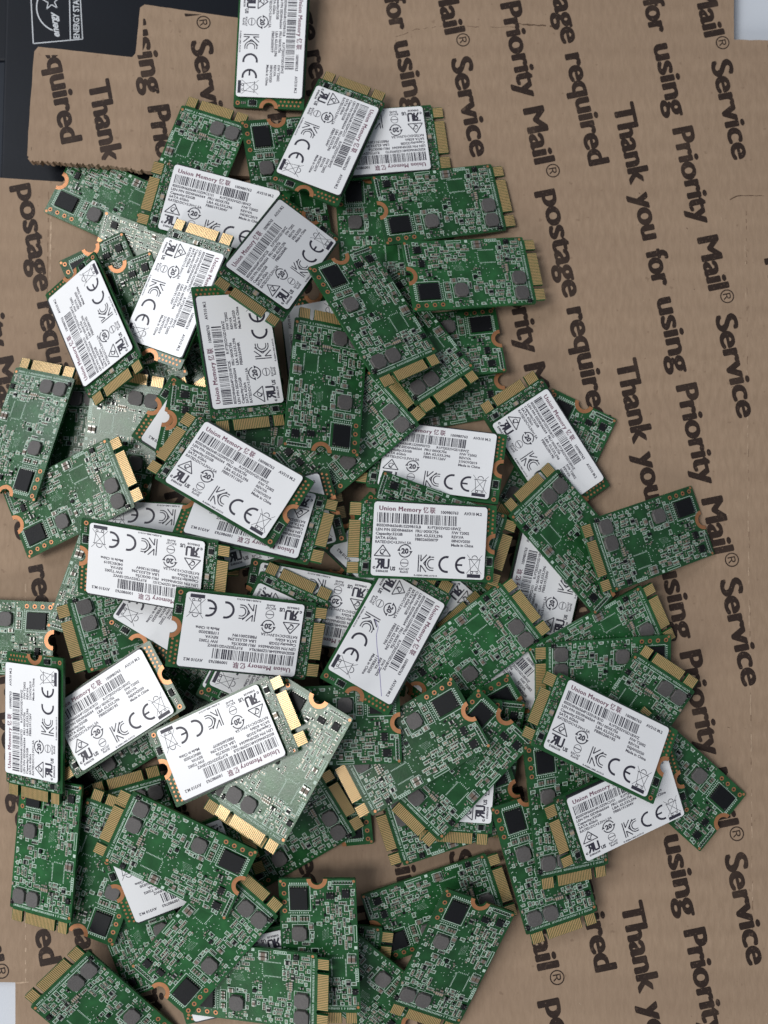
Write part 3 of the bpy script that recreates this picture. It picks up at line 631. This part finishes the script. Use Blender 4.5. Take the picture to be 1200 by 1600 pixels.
# ------------------------------------------------------------------ the pile of drives
POSES = [
 ('76', 'C', [-82.139, 94.43, 1.913, -0.4416, -0.0526, 0.0222]),
 ('81', 'C', [-68.778, 73.873, 3.978, -0.3593, -0.1231, -0.2438]),
 ('80', 'C', [-81.131, 61.393, 3.292, -1.1722, -0.0716, -0.1261]),
 ('79', 'C', [-68.066, 53.191, 4.968, -1.0035, -0.0721, -0.1153]),
 ('78', 'C', [-58.008, 105.507, 5.353, 1.2295, -0.0337, 0.0667]),
 ('3', 'C', [-29.702, 100.36, 4.146, -1.3979, 0.1571, 0.0004]),
 ('8', 'C', [-3.052, 84.3, 1.815, -1.4999, 0.0084, 0.0481]),
 ('5', 'L', [-1.191, 114.485, 2.56, 0.1345, 0.0946, 0.0277]),
 ('1', 'L', [-34.693, 146.094, 4.389, 1.5166, -0.0305, -0.0631]),
 ('2', 'L', [-16.329, 113.667, 7.221, 1.1948, 0.0428, 0.1472]),
 ('77', 'L', [-51.269, 90.58, 8.152, 2.8952, 0.0562, 0.0153]),
 ('83', 'C', [15.999, 36.833, 1.002, -2.9707, -0.0001, -0.0001]),
 ('82', 'C', [14.856, 50.34, 3.536, -3.0174, 0.0209, 0.2009]),
 ('19', 'C', [-97.316, 21.228, 1.001, 1.5344, 0.0005, -0.0003]),
 ('20', 'C', [-73.692, 54.122, 7.402, -1.278, -0.137, -0.0931]),
 ('124', 'C', [-78.841, 20.892, 5.381, 1.3849, -0.01, -0.1469]),
 ('21', 'L', [-51.479, 19.824, 5.1, -0.584, 0.1437, -0.1499]),
 ('85', 'L', [-19.036, 45.751, 2.946, -1.4504, -0.1608, -0.0095]),
 ('109', 'C', [-51.839, -57.744, 1.001, -0.6947, -0.0001, -0.0001]),
 ('31', 'C', [-117.566, -37.274, 3.649, 3.1033, -0.1565, 0.0074]),
 ('28', 'C', [-81.921, -17.55, 6.378, 1.2602, 0.092, 0.0142]),
 ('29', 'C', [-71.686, -31.219, 8.063, -2.8283, 0.1885, 0.101]),
 ('30', 'L', [-60.258, -20.938, 8.014, 1.035, 0.0595, 0.1695]),
 ('108', 'L', [-35.952, -39.848, 4.44, 1.123, 0.0844, 0.1743]),
 ('25', 'L', [-63.024, -8.587, 8.404, -0.042, 0.0579, 0.17]),
 ('17', 'C', [-91.792, 4.057, 8.339, 0.4092, -0.2232, -0.0574]),
 ('16', 'C', [-107.257, 24.985, 4.855, 1.3219, -0.2434, 0.1392]),
 ('22', 'C', [-44.361, 22.837, 7.559, -0.2114, 0.2013, -0.0344]),
 ('97', 'C', [-42.279, 23.472, 10.292, -0.1231, 0.182, -0.1234]),
 ('14', 'L', [-60.363, 63.452, 13.459, 1.1838, -0.2223, 0.0852]),
 ('15', 'L', [-85.93, 53.753, 9.737, -1.0667, -0.409, 0.0053]),
 ('13', 'L', [-41.618, 44.073, 14.692, -1.4091, 0.3237, -0.0064]),
 ('110', 'C', [-33.616, 3.197, 9.125, 0.2106, 0.0666, -0.0129]),
 ('52', 'C', [52.131, 14.271, 0.994, -2.0261, 0.0004, -0.0004]),
 ('51', 'L', [48.042, 19.307, 4.703, 2.1569, 0.1432, -0.0294]),
 ('47', 'L', [13.921, 14.757, 9.249, 2.9786, -0.0789, 0.2679]),
 ('48', 'C', [-10.008, 21.926, 10.251, 0.7092, 0.01, -0.0142]),
 ('10', 'C', [7.907, 50.548, 8.121, -0.9561, 0.0988, 0.2187]),
 ('11', 'C', [-16.393, 36.58, 15.842, 1.4822, 0.322, 0.1129]),
 ('4', 'L', [-30.359, 72.127, 16.713, -2.0851, 0.4528, 0.2979]),
 ('9', 'C', [-2.494, 56.127, 15.538, -1.0548, 0.2735, 0.2557]),
 ('6', 'C', [18.538, 94.387, 4.457, 0.2005, 0.1665, 0.0713]),
 ('7', 'C', [27.13, 71.046, 8.661, 0.1488, 0.2062, 0.147]),
 ('93', 'C', [-2.443, -33.409, 1.493, -0.9536, 0.0246, -0.0363]),
 ('95', 'L', [-2.468, -33.272, 4.174, 1.4664, 0.1337, -0.0281]),
 ('91', 'L', [3.479, -16.671, 6.787, -0.7552, 0.1574, -0.0628]),
 ('92', 'L', [-33.672, -3.847, 12.072, -2.8864, -0.0069, 0.0088]),
 ('24', 'L', [-35.678, -2.223, 18.498, -0.2217, 0.0708, 0.4154]),
 ('87', 'L', [-19.57, -28.391, 10.133, -0.1972, 0.0718, -0.1755]),
 ('88', 'L', [-32.812, -38.002, 12.454, 1.1242, 0.0845, -0.1274]),
 ('26', 'L', [-64.07, -16.589, 20.588, -0.1594, -0.0898, -0.2799]),
 ('89', 'L', [18.914, -36.877, 3.915, 0.8768, 0.2235, -0.1629]),
 ('53', 'L', [48.014, -21.925, 3.276, -1.7908, 0.0837, -0.1047]),
 ('90', 'L', [33.139, -45.504, 3.956, 2.2928, 0.0949, -0.1264]),
 ('54', 'C', [26.063, -39.992, 8.238, 0.6607, 0.0703, -0.2092]),
 ('41', 'C', [23.42, -67.012, 3.77, -2.6277, 0.0634, -0.2115]),
 ('44', 'C', [27.838, -75.331, 4.717, -1.6853, 0.0276, -0.1665]),
 ('42', 'C', [19.052, -87.612, 5.647, -2.8274, 0.0129, -0.0658]),
 ('43', 'L', [21.526, -75.063, 8.572, -1.6493, 0.0189, -0.0598]),
 ('40', 'C', [20.294, -73.732, 11.714, -2.3405, 0.0028, -0.0075]),
 ('37', 'C', [-16.023, -78.867, 2.607, 1.6644, 0.0006, -0.0983]),
 ('36', 'C', [-28.91, -94.878, 2.667, 0.5363, -0.0056, -0.1036]),
 ('39', 'C', [6.659, -67.745, 13.229, -2.6197, -0.1105, 0.168]),
 ('99', 'C', [-16.307, -61.312, 13.603, -3.1062, -0.0024, 0.0839]),
 ('45', 'L', [1.606, -34.802, 12.891, 1.0532, 0.1504, 0.1001]),
 ('94', 'C', [15.932, -6.412, 14.771, -0.3221, 0.1759, 0.0058]),
 ('46', 'L', [10.828, -9.101, 17.943, 3.0937, 0.1492, -0.0609]),
 ('23', 'L', [-43.022, 8.493, 21.004, 2.6047, 0.0278, 0.1903]),
 ('55', 'C', [64.978, -39.588, 4.345, 0.496, 0.1748, -0.2574]),
 ('49', 'C', [55.47, -7.799, 7.892, 2.2961, 0.2387, 0.1304]),
 ('50', 'C', [78.08, -8.41, 7.453, -2.8343, 0.3245, 0.1055]),
 ('56', 'C', [64.809, -48.567, 5.071, -3.1042, 0.1464, -0.1516]),
 ('58', 'C', [73.128, -62.071, 4.075, 0.9899, 0.0689, -0.1452]),
 ('27', 'L', [-37.936, -35.257, 18.637, -0.1397, 0.2043, -0.1006]),
 ('60', 'C', [85.241, -78.589, 3.6, 2.4114, 0.1205, -0.0519]),
 ('62', 'C', [46.742, -102.582, 6.661, -1.2894, 0.098, -0.0646]),
 ('63', 'C', [16.467, -116.359, 2.025, 0.3204, 0.036, -0.1155]),
 ('61', 'C', [52.434, -86.483, 9.143, -1.4521, 0.1935, -0.0665]),
 ('59', 'L', [67.363, -85.588, 9.153, -2.7911, 0.2075, -0.1618]),
 ('57', 'L', [61.42, -64.272, 12.508, 2.6921, 0.1424, 0.177]),
 ('101', 'C', [-19.233, -130.377, 2.251, -0.1182, -0.0011, -0.1469]),
 ('65', 'C', [-8.034, -136.41, 3.66, 2.4395, 0.0168, -0.1406]),
 ('64', 'C', [19.02, -129.987, 6.27, -1.9807, 0.0717, -0.2225]),
 ('75', 'C', [-79.399, -66.821, 4.627, 0.5651, -0.1272, -0.1323]),
 ('33', 'L', [-78.528, -57.934, 12.209, -2.5757, -0.1849, 0.0487]),
 ('74', 'C', [-70.54, -97.486, 2.758, 1.8408, 0.0518, -0.087]),
 ('69', 'C', [-72.16, -119.308, 2.947, 1.9384, 0.021, -0.0695]),
 ('73', 'C', [-81.554, -103.251, 6.396, 1.2135, -0.0288, -0.0914]),
 ('72', 'L', [-57.546, -103.133, 6.682, 0.3301, 0.1231, -0.148]),
 ('71', 'C', [-97.865, -99.077, 6.764, -1.6396, -0.3303, 0.0089]),
 ('32', 'L', [-100.666, -62.63, 9.456, -1.6031, -0.4099, -0.0693]),
 ('100', 'L', [-40.275, -133.478, 5.044, 0.2689, -0.0575, -0.1024]),
 ('66', 'C', [-18.164, -125.156, 9.723, -1.5367, -0.0642, -0.1011]),
 ('67', 'C', [-36.24, -134.763, 9.173, -0.0307, -0.1474, -0.1023]),
 ('113', 'C', [-80.652, -146.12, 4.804, 2.3276, 0.1536, -0.123]),
 ('68', 'C', [-49.546, -120.492, 11.355, 0.8523, -0.0123, -0.0679]),
 ('103', 'C', [-30.971, -71.147, 16.092, -2.1286, -0.0699, 0.0277]),
 ('70', 'C', [-58.511, -96.177, 14.677, 2.704, -0.0519, -0.0962]),
 ('35', 'C', [-27.984, -70.77, 19.918, -2.0783, -0.1761, 0.1082]),
 ('34', 'L', [-43.222, -64.015, 18.654, 0.4417, -0.181, 0.0513]),
]
LABELS = {
 '76': 'green drive sticking out from under the torn edge of the cardboard flap at left',
 '81': 'silvery drive showing a sliver just below the drive under the cardboard flap',
 '80': 'drive with two solder holes peeping out left of the tilted labelled drive at left',
 '79': 'glaring green drive with pale half ring between the two upper left labelled drives',
 '78': 'green drive lying on the flap under the labelled drive, its contacts towards the word Service',
 '3': 'green drive with black chip lying between the topmost labelled drive and the one below it',
 '8': 'green drive running downwards beneath the two overlapping bare drives at upper right of the pile',
 '5': 'upside down labelled drive below the printed word using, contacts facing right',
 '1': 'white labelled drive at the very top, cut off by the upper edge of the photo',
 '2': 'white labelled drive leaning right just below the topmost one, contacts at its upper end',
 '77': 'white labelled drive at upper left with tan contacts on its left, lying over the flap',
 '83': 'green drive mostly hidden below the one with a half ring near the printed rity',
 '82': 'green drive with black chip and half ring at right rim under two diagonal drives',
 '19': 'dark green drive standing upright between the leftmost bare drive and the labelled one above it',
 '20': 'drive with brightly shining gold contacts in the dark gap left of centre',
 '124': 'silvery green drive deep in the gap below the shining gold contacts',
 '21': 'labelled drive of which only a white triangle and copper dots show near the shining contacts',
 '85': 'labelled drive almost hidden behind the upright bare drive in the upper middle',
 '109': 'green drive in the gap between the two central left labelled drives',
 '31': 'bare green drive entering from the left edge above the vertical labelled drive',
 '28': 'pale glaring drive whose corner sticks out left of the upside down labelled drive',
 '29': 'green drive with gold contacts facing left beside the copper ring at the left rim',
 '30': 'labelled drive pointing up right, white corner showing between two upside down labels at left',
 '108': 'labelled drive whose crossed bin mark peeps out above the big glaring labelled drive',
 '25': 'labelled drive showing only CE and KC marks upside down above the left upside down label',
 '17': 'bare green drive at left, gold contacts facing up right, four holes at lower left',
 '16': 'leftmost bare green drive standing upright with pale gold contacts at its top',
 '22': 'green drive with orange half ring and small dark chip above the white triangle',
 '97': "green drive whose short gold contact shows just below the upright bare drive's left corner",
 '14': 'glaring white labelled drive with bright gold contacts at its top, upper left',
 '15': 'tilted white labelled drive at the left rim, contacts at its lower right end',
 '13': 'white labelled drive standing upright with text reading upwards, contacts at the bottom',
 '110': 'drive showing only a few gold fingers between the central label and the diagonal drive',
 '52': 'green drive with copper half ring behind the labelled drive at the right, beside Thank',
 '51': 'white labelled drive at upper right of the heap, contacts pointing to upper left',
 '47': 'white labelled drive above the central one, its upper left corner under a diagonal drive',
 '48': 'long bare green drive slanting up right across the centre with four copper rimmed holes',
 '10': 'bare green drive under the topmost diagonal one, its contacts just beyond it at lower right',
 '11': 'upright bare green drive in the upper middle, orange half ring at its bottom edge',
 '4': 'white labelled drive tilted towards lower left with open tan contacts, upper middle',
 '9': 'topmost diagonal bare green drive, contacts at lower right, black chip at upper left',
 '6': 'bare green drive, upper of the two pointing right beside the words Priority Mail',
 '7': 'bare green drive, lower of the two pointing right with its contacts on bare cardboard',
 '93': 'drive showing only a copper ring in the dark gap left of the central label',
 '95': "labelled drive showing a sliver of white under the central labelled drive's lower left corner",
 '91': 'labelled drive showing a grey white wedge in the gap left of the central label',
 '92': 'labelled drive whose rounded label corner and one hole show in the central gap',
 '24': 'upside down labelled drive under the large slanting labelled one, contacts facing right',
 '87': 'upside down labelled drive with UR and 20 marks showing between two big central labels',
 '88': 'drive with contacts pointing up right and a small white label corner, below the gap',
 '26': 'upside down white labelled drive, upper of the two stacked at left of centre',
 '89': 'labelled drive showing the circled 20 between the leaning central label and a bare drive',
 '53': 'labelled drive with barcode and circled 20 in the hollow under the right diagonal drive',
 '90': 'labelled drive showing only barcode end and part number near three copper half rings',
 '54': 'bare green drive pointing up right with gold contacts beside the hollow label',
 '41': 'green drive, lowest of the three fanned ones with copper half rings',
 '44': 'drive showing a single gold corner under the bottom of the fanned drives',
 '42': 'green drive with contacts at left resting on bare cardboard and half ring at its right',
 '43': 'labelled drive showing only a white corner with UR mark below the fanned drives',
 '40': 'green drive, middle one of the three fanned ones, contacts towards lower left',
 '37': 'green drive corner with two holes over bare cardboard near the dark opening',
 '36': 'silvery blue glaring drive with two grey inductors over the bare cardboard opening',
 '39': 'green drive, uppermost of the three fanned ones with black chip and copper half ring',
 '99': 'green drive with half ring at its right corner, right of the big glaring bare drive',
 '45': 'white labelled drive leaning right in the middle, CE mark at its lower left end',
 '94': 'drive showing only tan contacts just right of the central labelled drive',
 '46': 'flat upright reading white labelled drive in the very centre, contacts on its left',
 '23': 'big white labelled drive slanting down right, left of centre, contacts at upper left',
 '55': 'green drive at right with contacts over the printed word using',
 '49': 'green drive pointing up left, diagonal over the right label, contacts at its upper end',
 '50': 'rightmost bare green drive covering the printed word you, contacts facing left',
 '56': 'green drive lying level with contacts at left and four holes at its upper right',
 '58': 'green drive at right with contacts at its upper right over the printed Priority',
 '27': 'upside down white labelled drive, lower of the two at left of centre, contacts facing right',
 '60': 'bare green drive at the right rim with black chip and copper half ring over Mail',
 '62': 'green drive hanging down at lower right, contacts beside the printed word ired',
 '63': 'green drive under the leaning bare one at the bottom, contacts facing right',
 '61': 'green drive upright beneath the lower right labels, contacts at its bottom end',
 '59': 'lower white labelled drive at right, partly covered, tilted up right with contacts on left',
 '57': 'sharp white labelled drive at right, topmost there, slanting down right',
 '101': 'drive showing narrow gold contacts right of the upright bare drive at the bottom',
 '65': 'green drive at the bottom pointing up left with half ring at the lower edge',
 '64': 'bare green drive leaning at bottom right of centre, black chip at its top corner',
 '75': 'green drive with grey inductor and black chip under the glaring label at lower left',
 '33': 'white labelled drive slanting up right at left, beside the vertical labelled one',
 '74': 'drive with tan contacts pointing up below the lower left labels',
 '69': 'green drive with its lower left corner over cardboard under a larger bare drive',
 '73': 'green drive with black chip and copper ring beside three rimmed holes, lower left',
 '72': 'labelled drive showing a white triangle with barcode at lower left',
 '71': 'bare green drive upright at the left rim, contacts at the bottom over printed red',
 '32': 'narrow looking vertical white labelled drive at the left edge of the photo',
 '100': 'labelled drive showing a small piece with UR mark left of the upright bottom drive',
 '66': 'bare green drive standing upright at the bottom with half ring at its top edge',
 '67': 'bare green drive lying level at the bottom edge, contacts facing right',
 '113': 'green drive at the lower left corner with tan contacts facing up left',
 '68': 'bare green drive pointing up right at lower left, its half ring near the bottom',
 '103': 'drive showing one shining gold contact under the glaring bare drive',
 '70': 'bare green drive slanting down right at lower left, contacts at its upper left',
 '35': 'big glaring bare drive with shining gold contacts at its lower left',
 '34': 'big glaring white labelled drive, upside down, lying over the glaring bare one',
}
protoC = protoL = None; protos = {}
for i, (cid, kind, p) in enumerate(POSES):
    s = sum(map(ord, cid)) % 6
    if cid == '57': s = 0
    if cid == '46': s = 1
    key = kind if kind == 'C' else kind+str(s)
    if key not in protos: r = protos[key] = drive(kind, s)
    else: r = copy_drive(protos[key])
    m = rot(*p[3:6]); m.translation = Vector(p[:3])*MM; r.matrix_world = m
    r['category'] = 'solid state drive'; r['group'] = 'small solid state drives heaped on the cardboard'
    r['label'] = LABELS[cid]
    if kind == 'L':
        jr = random.Random(cid); lb = [c for c in r.children if c.name.split('.')[0] == 'label'][0]
        lb.rotation_euler = (0, 0, math.radians(jr.uniform(-.7, .7))); lb.location = (jr.uniform(-.15, .15)*MM, jr.uniform(-.12, .12)*MM, 0)
    if cid == '45':                              # a stray stroke of purple pen on this label
        mi = m.inverted(); pm = MB(); M['pen'] = mat('purple_pen_ink', (0.16, 0.12, 0.36), .5); q = []
        for x, y in ((586, 968), (591, 980), (588, 992), (589, 1010), (592, 1035), (594, 1060), (596, 1088)):
            a, c = mi @ (CAM*MM), mi @ (ray(x, y)*MM); t = (1.42*MM-a.z)/(c.z-a.z); w = a.lerp(c, t)/MM; q.append((w.x, w.y))
        for a, c in zip(q, q[1:]): pm.line(a, c, .14, 1.43, 'pen')
        link('pen_stroke', pm.build('pen_stroke'), r)
